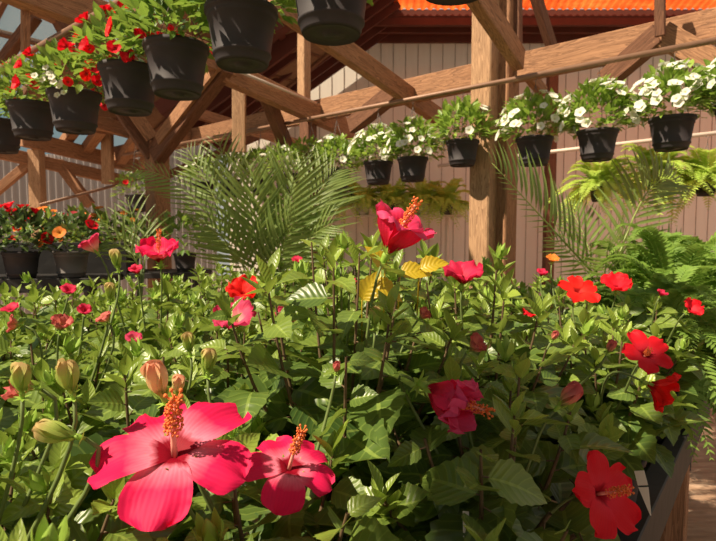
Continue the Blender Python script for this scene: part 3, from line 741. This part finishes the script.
def basket(loc, fols, fmesh, nf, seed, label, pipez, R=.19, Hh=.17, group=None, pot=BP, mats='basket_leaf', sc=1.0, n=230, extra=None, spread=1.0, Ls=.062):
    rr = random.Random(seed)
    root = thing('hanging_basket', loc, label, 'plant', group)
    link('pot', pot, root); link('soil', BS if pot is BP else soil_mesh(.10, .146), root)
    h = pipez-loc[2]-.18-.03; link('hanger', hanger_mesh(h), root)
    mb = foliage_dome(n, R, Hh, Ls, SM, seed, a0=fols)
    o = mb.build('foliage', mats, root); o.location = (0, 0, .225)
    for k in range(nf):
        th = rr.uniform(0, 6.283); cz = rr.uniform(-.1, 1)**1 ; s = math.sqrt(max(0, 1-cz*cz))
        o_ = Vector((s*math.cos(th), s*math.sin(th), cz)); p = Vector((o_.x*R*1.04*spread, o_.y*R*1.04*spread, .2+Hh*cz*1.08*spread))
        z = (o_+Vector((rr.uniform(-.4, .4), rr.uniform(-.4, .4), .25))).normalized()
        M = Matrix.Translation(p) @ z.to_track_quat('Z', 'Y').to_matrix().to_4x4() @ Matrix.Scale(rr.uniform(.75, 1.15), 4)
        fm = fmesh if extra is None or rr.random() > .25 else extra
        link('flower', fm, root, M)
    return root
def at_row(px, base): # point on the row above image column px
    r = (px-358)/F; t = (base.x-r*base.y)/(.7826+r*.6225); return base+D1*t
LW = ['leftmost red flower basket at the left edge, lowest in the row', 'second red flower basket from the left with light green leaves', 'red flower basket with a cluster of small white blooms at its left side',
 'red flower basket right of the white bloom cluster, over the left timber post', 'red flower basket with a large trumpet bloom at its right rim', 'large black hanging basket with pale leaf tips right of the red trumpet bloom',
 'large black hanging basket cut by the top edge, seen from below in the middle', 'black hanging basket of which only the bottom shows at the top edge']
for k, (px, ry) in enumerate(((6, 121), (38, 104), (80, 93), (134, 68), (181, 46), (245, 10), (332, -30), (452, -88))):
    c = at_row(px, A0); rim = P(px, ry, c.y).z
    b_ = basket((c.x, c.y, rim-.19), .2 if k in (1, 2) else .0, RF, [14, 14, 16, 18, 15, 8, 5, 4][k], 40+k, LW[k], 2.515, R=.20, Hh=.18, n=380, extra=SF, spread=1.14)
    if k == 2:
        for q in range(16):
            M = Matrix.Translation(Vector((-.02, -.17, .2))+rv(.055)) @ Matrix.Rotation(1.2, 4, 'X') @ Matrix.Scale(.55, 4); link('flower', WF, b_, M)
RWL = {337: 'small white flower basket nearest the slim brown post', 378: 'white flower basket second in the row above the shelf ferns', 412: 'white flower basket third in the row above the shelf ferns', 461: 'nearly flowerless bright green basket just left of the big post',
 532: 'white flower basket just right of the big post', 594: 'white flower basket between two others on the right pipe', 667: 'fullest white flower basket on the right pipe, with the lowest black pot showing', 733: 'white flower basket cut by the right edge'}
for k, (px, ry) in enumerate(((337, 170), (378, 162), (412, 158), (461, 141), (532, 138), (594, 131), (667, 118), (733, 104))):
    c = at_row(px, A1); rim = P(px, ry, c.y).z
    basket((c.x, c.y, rim-.17), .3, WF, [40, 44, 40, 5, 55, 64, 74, 60][k], 60+k, RWL[px], 2.49, R=.20, Hh=.21, pot=BP2, n=420, spread=1.08)
for k, px in enumerate((312, 288, 262, 232, 205)):
    c = at_row(px, A1); z = 2.49-.62
    basket((c.x, c.y, z), .3, WF, 16, 80+k, 'white flower basket far along the pipe, half hidden behind the left palm', 2.48, R=.20, Hh=.20, pot=BP2, n=260, group='far white flower baskets')
c = P(137, 203, 6.0); basket((c.x, c.y, c.z-.1), .2, RF, 6, 91, 'far basket with white and red blooms left of the left timber post', c.z+.7, R=.25, Hh=.22, n=200, extra=WF)

# ---------------------------------------------------------------- fronds
def frond(base, tip, sag, n, ll, root, mat, ang=55, name='frond', wid=.045, curl=.3, age=.2, side=1.0, up=None, asym=(1, 1)):
    base = Vector(base)-root.location; tip = Vector(tip)-root.location
    mid = (base+tip)/2+UP*sag; mid += (base.lerp(tip, .0)-base)
    def C(t): return base*(1-t)**2+mid*2*t*(1-t)+tip*t*t
    mb = MB(); mb.tube([C(i/10) for i in range(11)], [.006*(1-.7*i/10)*max(.4, ll/.3) for i in range(11)], 5, age=.8)
    tplp = leaf_tpl(5, 3, wid, curl, .5, 0, .35)
    for k in range(n):
        t = .12+.88*k/(n-1); p = C(t); d = (C(min(1, t+.02))-C(t-.02)).normalized()
        s = d.cross(UP)
        if s.length < .1: s = d.cross(Vector((0, 1, 0)))
        s.normalize()
        if up is not None: s = d.cross(Vector(up)).normalized()
        nn_ = s.cross(d).normalized()
        prof = math.sin(math.pi*min(1, (.18+t*.8)))**.6
        a = math.radians(ang*(1-.45*t))
        for sg, am in ((-1, asym[0]), (1, asym[1])):
            if am == 0: continue
            dd = d*math.cos(a)+s*sg*math.sin(a)+nn_*.25+rv(.06)
            put_leaf(mb, tplp, p, dd, nn_+rv(.1), ll*prof*am*rnd.uniform(.9, 1.08), age+rnd.uniform(0, .25))
    return mb.build(name, mat, root)
PPOT = pot_mesh(.16, .28)
def palm(px, d, label, fr, ll=.30):
    c = P(px, 300, d); root = thing('potted_palm', (c.x, c.y, 0), label, 'plant'); link('pot', PPOT, root); link('soil', soil_mesh(.14, .24), root)
    st = MB()
    for (bx, by, tx, ty, dd, sag, l, asym, n) in fr:
        b = P(bx, by, d); t = P(tx, ty, d+dd)
        frond(b, t, sag, int(n*.6), l, root, 'palm_leaf', asym=asym, up=(0, -1, .35), wid=.038)
        st.tube([(0, 0, .24), tuple((b-root.location)*.5+Vector((0, 0, .1))), tuple(b-root.location)], [.012, .009, .006], 6, age=.5)
    st.build('stems', 'stem_green', root)
palm(598, 3.0, 'feathery potted palm in front of the siding right of the big post', [
 (592, 272, 492, 163, -.2, .0, .34, (.35, 1), 34), (612, 278, 676, 184, .3, .42, .36, (1, .9), 36), (604, 280, 610, 235, -.3, .05, .25, (1, 1), 22),
 (598, 285, 550, 238, -.1, .05, .2, (1, 1), 20), (615, 285, 690, 250, .2, .1, .28, (1, 1), 24), (600, 285, 568, 205, .3, .1, .26, (.8, 1), 24)])
palm(262, 3.25, 'large feathery potted palm behind the hibiscus at the left', [
 (250, 290, 122, 172, -.5, .46, .20, (1, .6), 40), (250, 285, 188, 150, .2, .12, .30, (1, 1), 30), (258, 285, 218, 138, .3, .0, .34, (1, 1), 28),
 (262, 285, 250, 165, -.2, .0, .36, (1, 1), 30), (270, 285, 298, 160, -.2, .0, .42, (1, 1), 34), (275, 285, 335, 172, .2, .15, .40, (1, 1), 34),
 (272, 290, 330, 225, -.2, .12, .32, (1, 1), 28), (258, 290, 205, 225, -.3, .12, .28, (1, 1), 24), (265, 290, 298, 215, -.4, .05, .3, (1, 1), 26),
])
palm(120, 2.9, 'small bright green fan leaved palm beside the left shelf', [
 (140, 268, 98, 222, 0, .12, .16, (1, 1), 12), (142, 265, 128, 200, .1, .05, .2, (1, 1), 12), (140, 268, 105, 242, -.1, .08, .2, (1, 1), 12), (144, 268, 150, 215, .2, .0, .2, (1, 1), 12)])

# ---------------------------------------------------------------- ferns
def fern(root, n, L, seed, mat='fern_leaf', droop=.5, ll=.04, pin=22, rise=.4, z=.15, age=.1):
    rr = random.Random(seed)
    for k in range(n):
        a = k*2.4+rr.uniform(-.3, .3); e = rr.uniform(-.35, 1.1); l = L*rr.uniform(.75, 1.1)
        b = Vector((math.cos(a)*.03, math.sin(a)*.03, z)); hor = l*(1-.5*abs(e))
        t = Vector((math.cos(a)*hor, math.sin(a)*hor, z+l*(e*.9-droop)))
        o = frond(b+root.location, t+root.location, l*rise, pin, ll, root, mat, ang=80, wid=.16, curl=.15, age=age+rr.uniform(0, .25))
FPOT = pot_mesh(.11, .16)
stand = thing('plant_stand', (1.72, 2.75, 0), 'low black stand under the big ferns beyond the right end of the bench', 'stand')
beam((1.55, 2.3, .93), (1.95, 3.4, .93), .5, .04, 'stand_top', 'black_board', stand)
for x, y in ((1.45, 2.42), (1.72, 2.33), (1.85, 3.4), (2.1, 3.3)): beam((x, y, 0), (x, y, .92), .05, .05, 'leg', 'black_board', stand)
e1 = uv2w(2.08, .34); e2 = uv2w(2.40, .38)
for k, (x, y, zb, L, lab) in enumerate(((1.50, 2.5, .952, .6, 'large bushy fern beyond the end of the bench'), (1.8, 3.05, .952, .6, 'tall fern with upright fronds against the siding on the right'), (1.55, 2.95, .952, .5, 'fern squeezed between the right palm and the red hibiscus'), (1.75, 2.5, .952, .55, 'fern at the right edge of the view above the floor'), (e1.x, e1.y, .852, .46, 'fern on the end of the bench spilling over its black edge'), (e2.x, e2.y, .852, .5, 'fern on the bench corner behind the small dark red flower'))):
    root = thing('potted_fern', (x, y, zb), lab, 'plant'); link('pot', FPOT, root); link('soil', soil_mesh(.098, .137), root)
    fern(root, 64, L, 200+k, droop=.40, ll=.06, pin=26, rise=.5, z=.2)
for k, (px, py, d, L) in enumerate(((600, 188, 4.7, .42), (656, 176, 4.7, .48), (706, 182, 4.6, .46))):
    c = P(px, py, d); root = thing('hanging_fern', (c.x, c.y, c.z-.12), ['small hanging fern nearest the right palm', 'middle one of the hanging ferns in front of the siding', 'hanging fern at the right edge'][k], 'plant')
    link('pot', pot_mesh(.09, .13), root); hz = P(px, 150-(px-549)*.11, d+.0).z-(c.z-.12)-.14; link('hanger', hanger_mesh(max(.2, hz-.04), .085, .125), root)
    fern(root, 46, L*1.15, 230+k, 'wall_fern_leaf', droop=.45, ll=.085, pin=20, rise=.35, z=.12)
# shelf of ferns on the back wall
sh = thing('wall_shelf', P(390, 216, 8.3), 'thin shelf on the siding carrying a row of bright ferns', 'shelf')
p = P(318, 216, 8.3); q = P(462, 208, 8.3); q.z = p.z
beam(p, q, .3, .03, 'shelf_board', 'white_pipe', sh)
for t in (.1, .5, .9):
    s_ = p.lerp(q, t); beam((s_.x, 8.35, 0), (s_.x, 8.35, s_.z-.02), .05, .05, 'leg', 'white_pipe', sh)
for k, px in enumerate((333, 363, 393, 423, 446)):
    c = P(px, 214, 8.25); root = thing('potted_fern', (c.x, c.y, p.z+.016), ['leftmost of the ferns on the wall shelf', 'second fern from the left on the wall shelf', 'middle fern on the wall shelf', 'fourth fern from the left on the wall shelf', 'rightmost of the ferns on the wall shelf'][k], 'plant')
    link('pot', pot_mesh(.12, .18, ['black_pot', 'white_pot', 'black_pot', 'white_pot', 'grey_pot'][k]), root)
    fern(root, 36, .62, 260+k, 'wall_fern_leaf', droop=.3, ll=.13, pin=16, rise=.4, z=.16, age=.3)

# ---------------------------------------------------------------- left shelf with pots
sl = thing('plant_shelf', (-1.9, 2.9, 0), 'black shelf at the left edge holding potted red flowers', 'shelf')
zt = P(40, 278, 2.75).z
beam((-2.9, 2.72, zt-.02), (-1.36, 2.9, zt-.02), .45, .04, 'shelf_board', 'black_board', sl); beam((-2.9, 2.50, zt-.03), (-1.36, 2.68, zt-.03), .03, .07, 'front_lip', 'black_board', sl)
for x, y in ((-1.42, 2.8), (-2.7, 2.68), (-1.42, 3.05), (-2.7, 2.9)): beam((x, y, 0), (x, y, zt-.04), .05, .05, 'leg', 'black_board', sl)
GP = pot_mesh(.088, .14, 'black_pot'); GG = pot_mesh(.088, .14, 'grey_pot')
def potted(loc, pot, soilr, fm, nf, seed, label, R, Hh, mat, group=None, Ls=.06, n=170, extra=None, h=.14, a0=0):
    rr = random.Random(seed); root = thing('potted_flower', loc, label, 'plant', group); link('pot', pot, root); link('soil', soil_mesh(soilr, h*.86), root)
    mb = foliage_dome(n, R, Hh, Ls, SM, seed, a0=a0); o = mb.build('foliage', mat, root); o.location = (0, 0, h+Hh*.25)
    for k in range(nf):
        th = rr.uniform(0, 6.283); cz = rr.uniform(0, 1); s = math.sqrt(1-cz*cz); o_ = Vector((s*math.cos(th), s*math.sin(th), cz))
        p = Vector((o_.x*R, o_.y*R, h+Hh*.25+Hh*cz*1.05)); z = (o_+Vector((0, -.3, .3))).normalized()
        M = Matrix.Translation(p) @ z.to_track_quat('Z', 'Y').to_matrix().to_4x4() @ Matrix.Scale(rr.uniform(.8, 1.2), 4); link('flower', fm if extra is None or rr.random() > .3 else extra, root, M)
    return root
c = P(22, 278, 2.7); potted((c.x, c.y, zt), GP, .077, RF, 7, 301, 'dark leaved plant with red blooms in a black pot on the left shelf', .15, .17, 'dark_leaf', n=190)
c = P(72, 278, 2.78); potted((c.x, c.y, zt), GG, .077, RF, 4, 302, 'dark leaved plant with pale blooms in a grey pot on the left shelf', .14, .15, 'dark_leaf', extra=OF, a0=.3)
c = P(-26, 278, 2.65); potted((c.x, c.y, zt), GP, .077, RF, 4, 303, 'dark leaved plant cut by the left edge on the left shelf', .14, .16, 'dark_leaf')
# further bench with mixed flowers
fb = thing('plant_shelf', (-2.6, 4.6, 0), 'further black shelf with a row of mixed bedding flowers', 'shelf')
bbk = beam((-2.9, 2.93, zt+.08), (-1.36, 3.11, zt+.08), .02, .2, 'back_board', 'black_board', sl)
zf = 1.22
beam((-3.6, 4.0, zf-.02), (-1.2, 4.15, zf-.02), .5, .04, 'shelf_board', 'black_board', fb)
for x, y in ((-3.5, 3.9), (-1.3, 4.0), (-3.5, 4.15), (-1.3, 4.25)): beam((x, y, 0), (x, y, zf-.04), .05, .05, 'leg', 'black_board', fb)
for k, (px, fm, lab, mt) in enumerate(((15, SF, 'bedding plant with small scarlet blooms behind the left shelf', 'basket_leaf'), (48, OF, 'green bedding plant with orange blooms behind the left shelf', 'basket_leaf'), (78, MF, 'bedding plant with maroon and orange blooms on the further shelf', 'hibiscus_leaf'), (102, MF, 'dark maroon flowered bedding plant near the left timber post', 'hibiscus_leaf'), (128, OF, 'bedding plant with orange blooms just left of the left timber post', 'basket_leaf'), (185, WF, 'leafy bedding plant behind the left palm', 'basket_leaf'))):
    y = 4.08; x = (px-358)/F*y; potted((x, y, zf), GP, .077, fm, 9, 320+k, lab, .24, .26, mt, Ls=.075, extra=OF if k in (2, 3) else None)

# ---------------------------------------------------------------- sky, sun, camera
sc = bpy.context.scene
w = bpy.data.worlds.new('sky'); sc.world = w; w.use_nodes = True; nt = w.node_tree
bg = nt.nodes['Background']; tc = N(nt, 'ShaderNodeTexCoord'); sp = nt.nodes.new('ShaderNodeSeparateXYZ'); nt.links.new(tc.outputs['Generated'], sp.inputs[0])
c = ramp(nt, math_(nt, 'MULTIPLY_ADD', sp.outputs[0], .5, .5), [(.18, (.26, .44, .47)), (.30, (.40, .50, .50)), (.42, (1.0, .92, .80)), (.9, (.86, .80, .70))])
nt.links.new(c, bg.inputs['Color']); bg.inputs['Strength'].default_value = .54
sd_ = bpy.data.lights.new('sun', 'SUN'); sd_.energy = 8.5; sd_.angle = math.radians(.9); sd_.color = (1.0, .84, .62)
so = bpy.data.objects.new('sun', sd_); col.objects.link(so)
S_ = Vector((-.60, -.30, .75)).normalized(); so.rotation_euler = S_.to_track_quat('Z', 'Y').to_euler(); so.location = S_*10
# unseen slab added above the camera to shade the right front of the bench
mb = MB(); mb.add([(-1.36, .10, 3.1), (-1.0, .22, 3.1), (1.6, .75, 3.1), (1.6, -2.4, 3.1), (-2.6, -2.4, 3.1)]+[(-1.36, .10, 3.16), (-1.0, .22, 3.16), (1.6, .75, 3.16), (1.6, -2.4, 3.16), (-2.6, -2.4, 3.16)], [(0, 1, 2, 3, 4), (9, 8, 7, 6, 5)]+[(i, i+5, (i+1) % 5+5, (i+1) % 5) for i in range(5)])
tag(mb.build('shade_slab', 'roof_board', smooth=False), kind='structure')
cd = bpy.data.cameras.new('camera'); cd.sensor_width = 36; cd.lens = F/716*36; cd.clip_start = .02
cam = bpy.data.objects.new('camera', cd); col.objects.link(cam); cam.location = (0, 0, CAMZ); cam.rotation_euler = (math.pi/2-TILT, 0, 0); sc.camera = cam
cd.dof.use_dof = True; cd.dof.focus_distance = .75; cd.dof.aperture_fstop = 14.0
sc.view_settings.view_transform = 'Standard'; sc.view_settings.look = 'None'; sc.view_settings.exposure = 0.0; sc.view_settings.gamma = 1
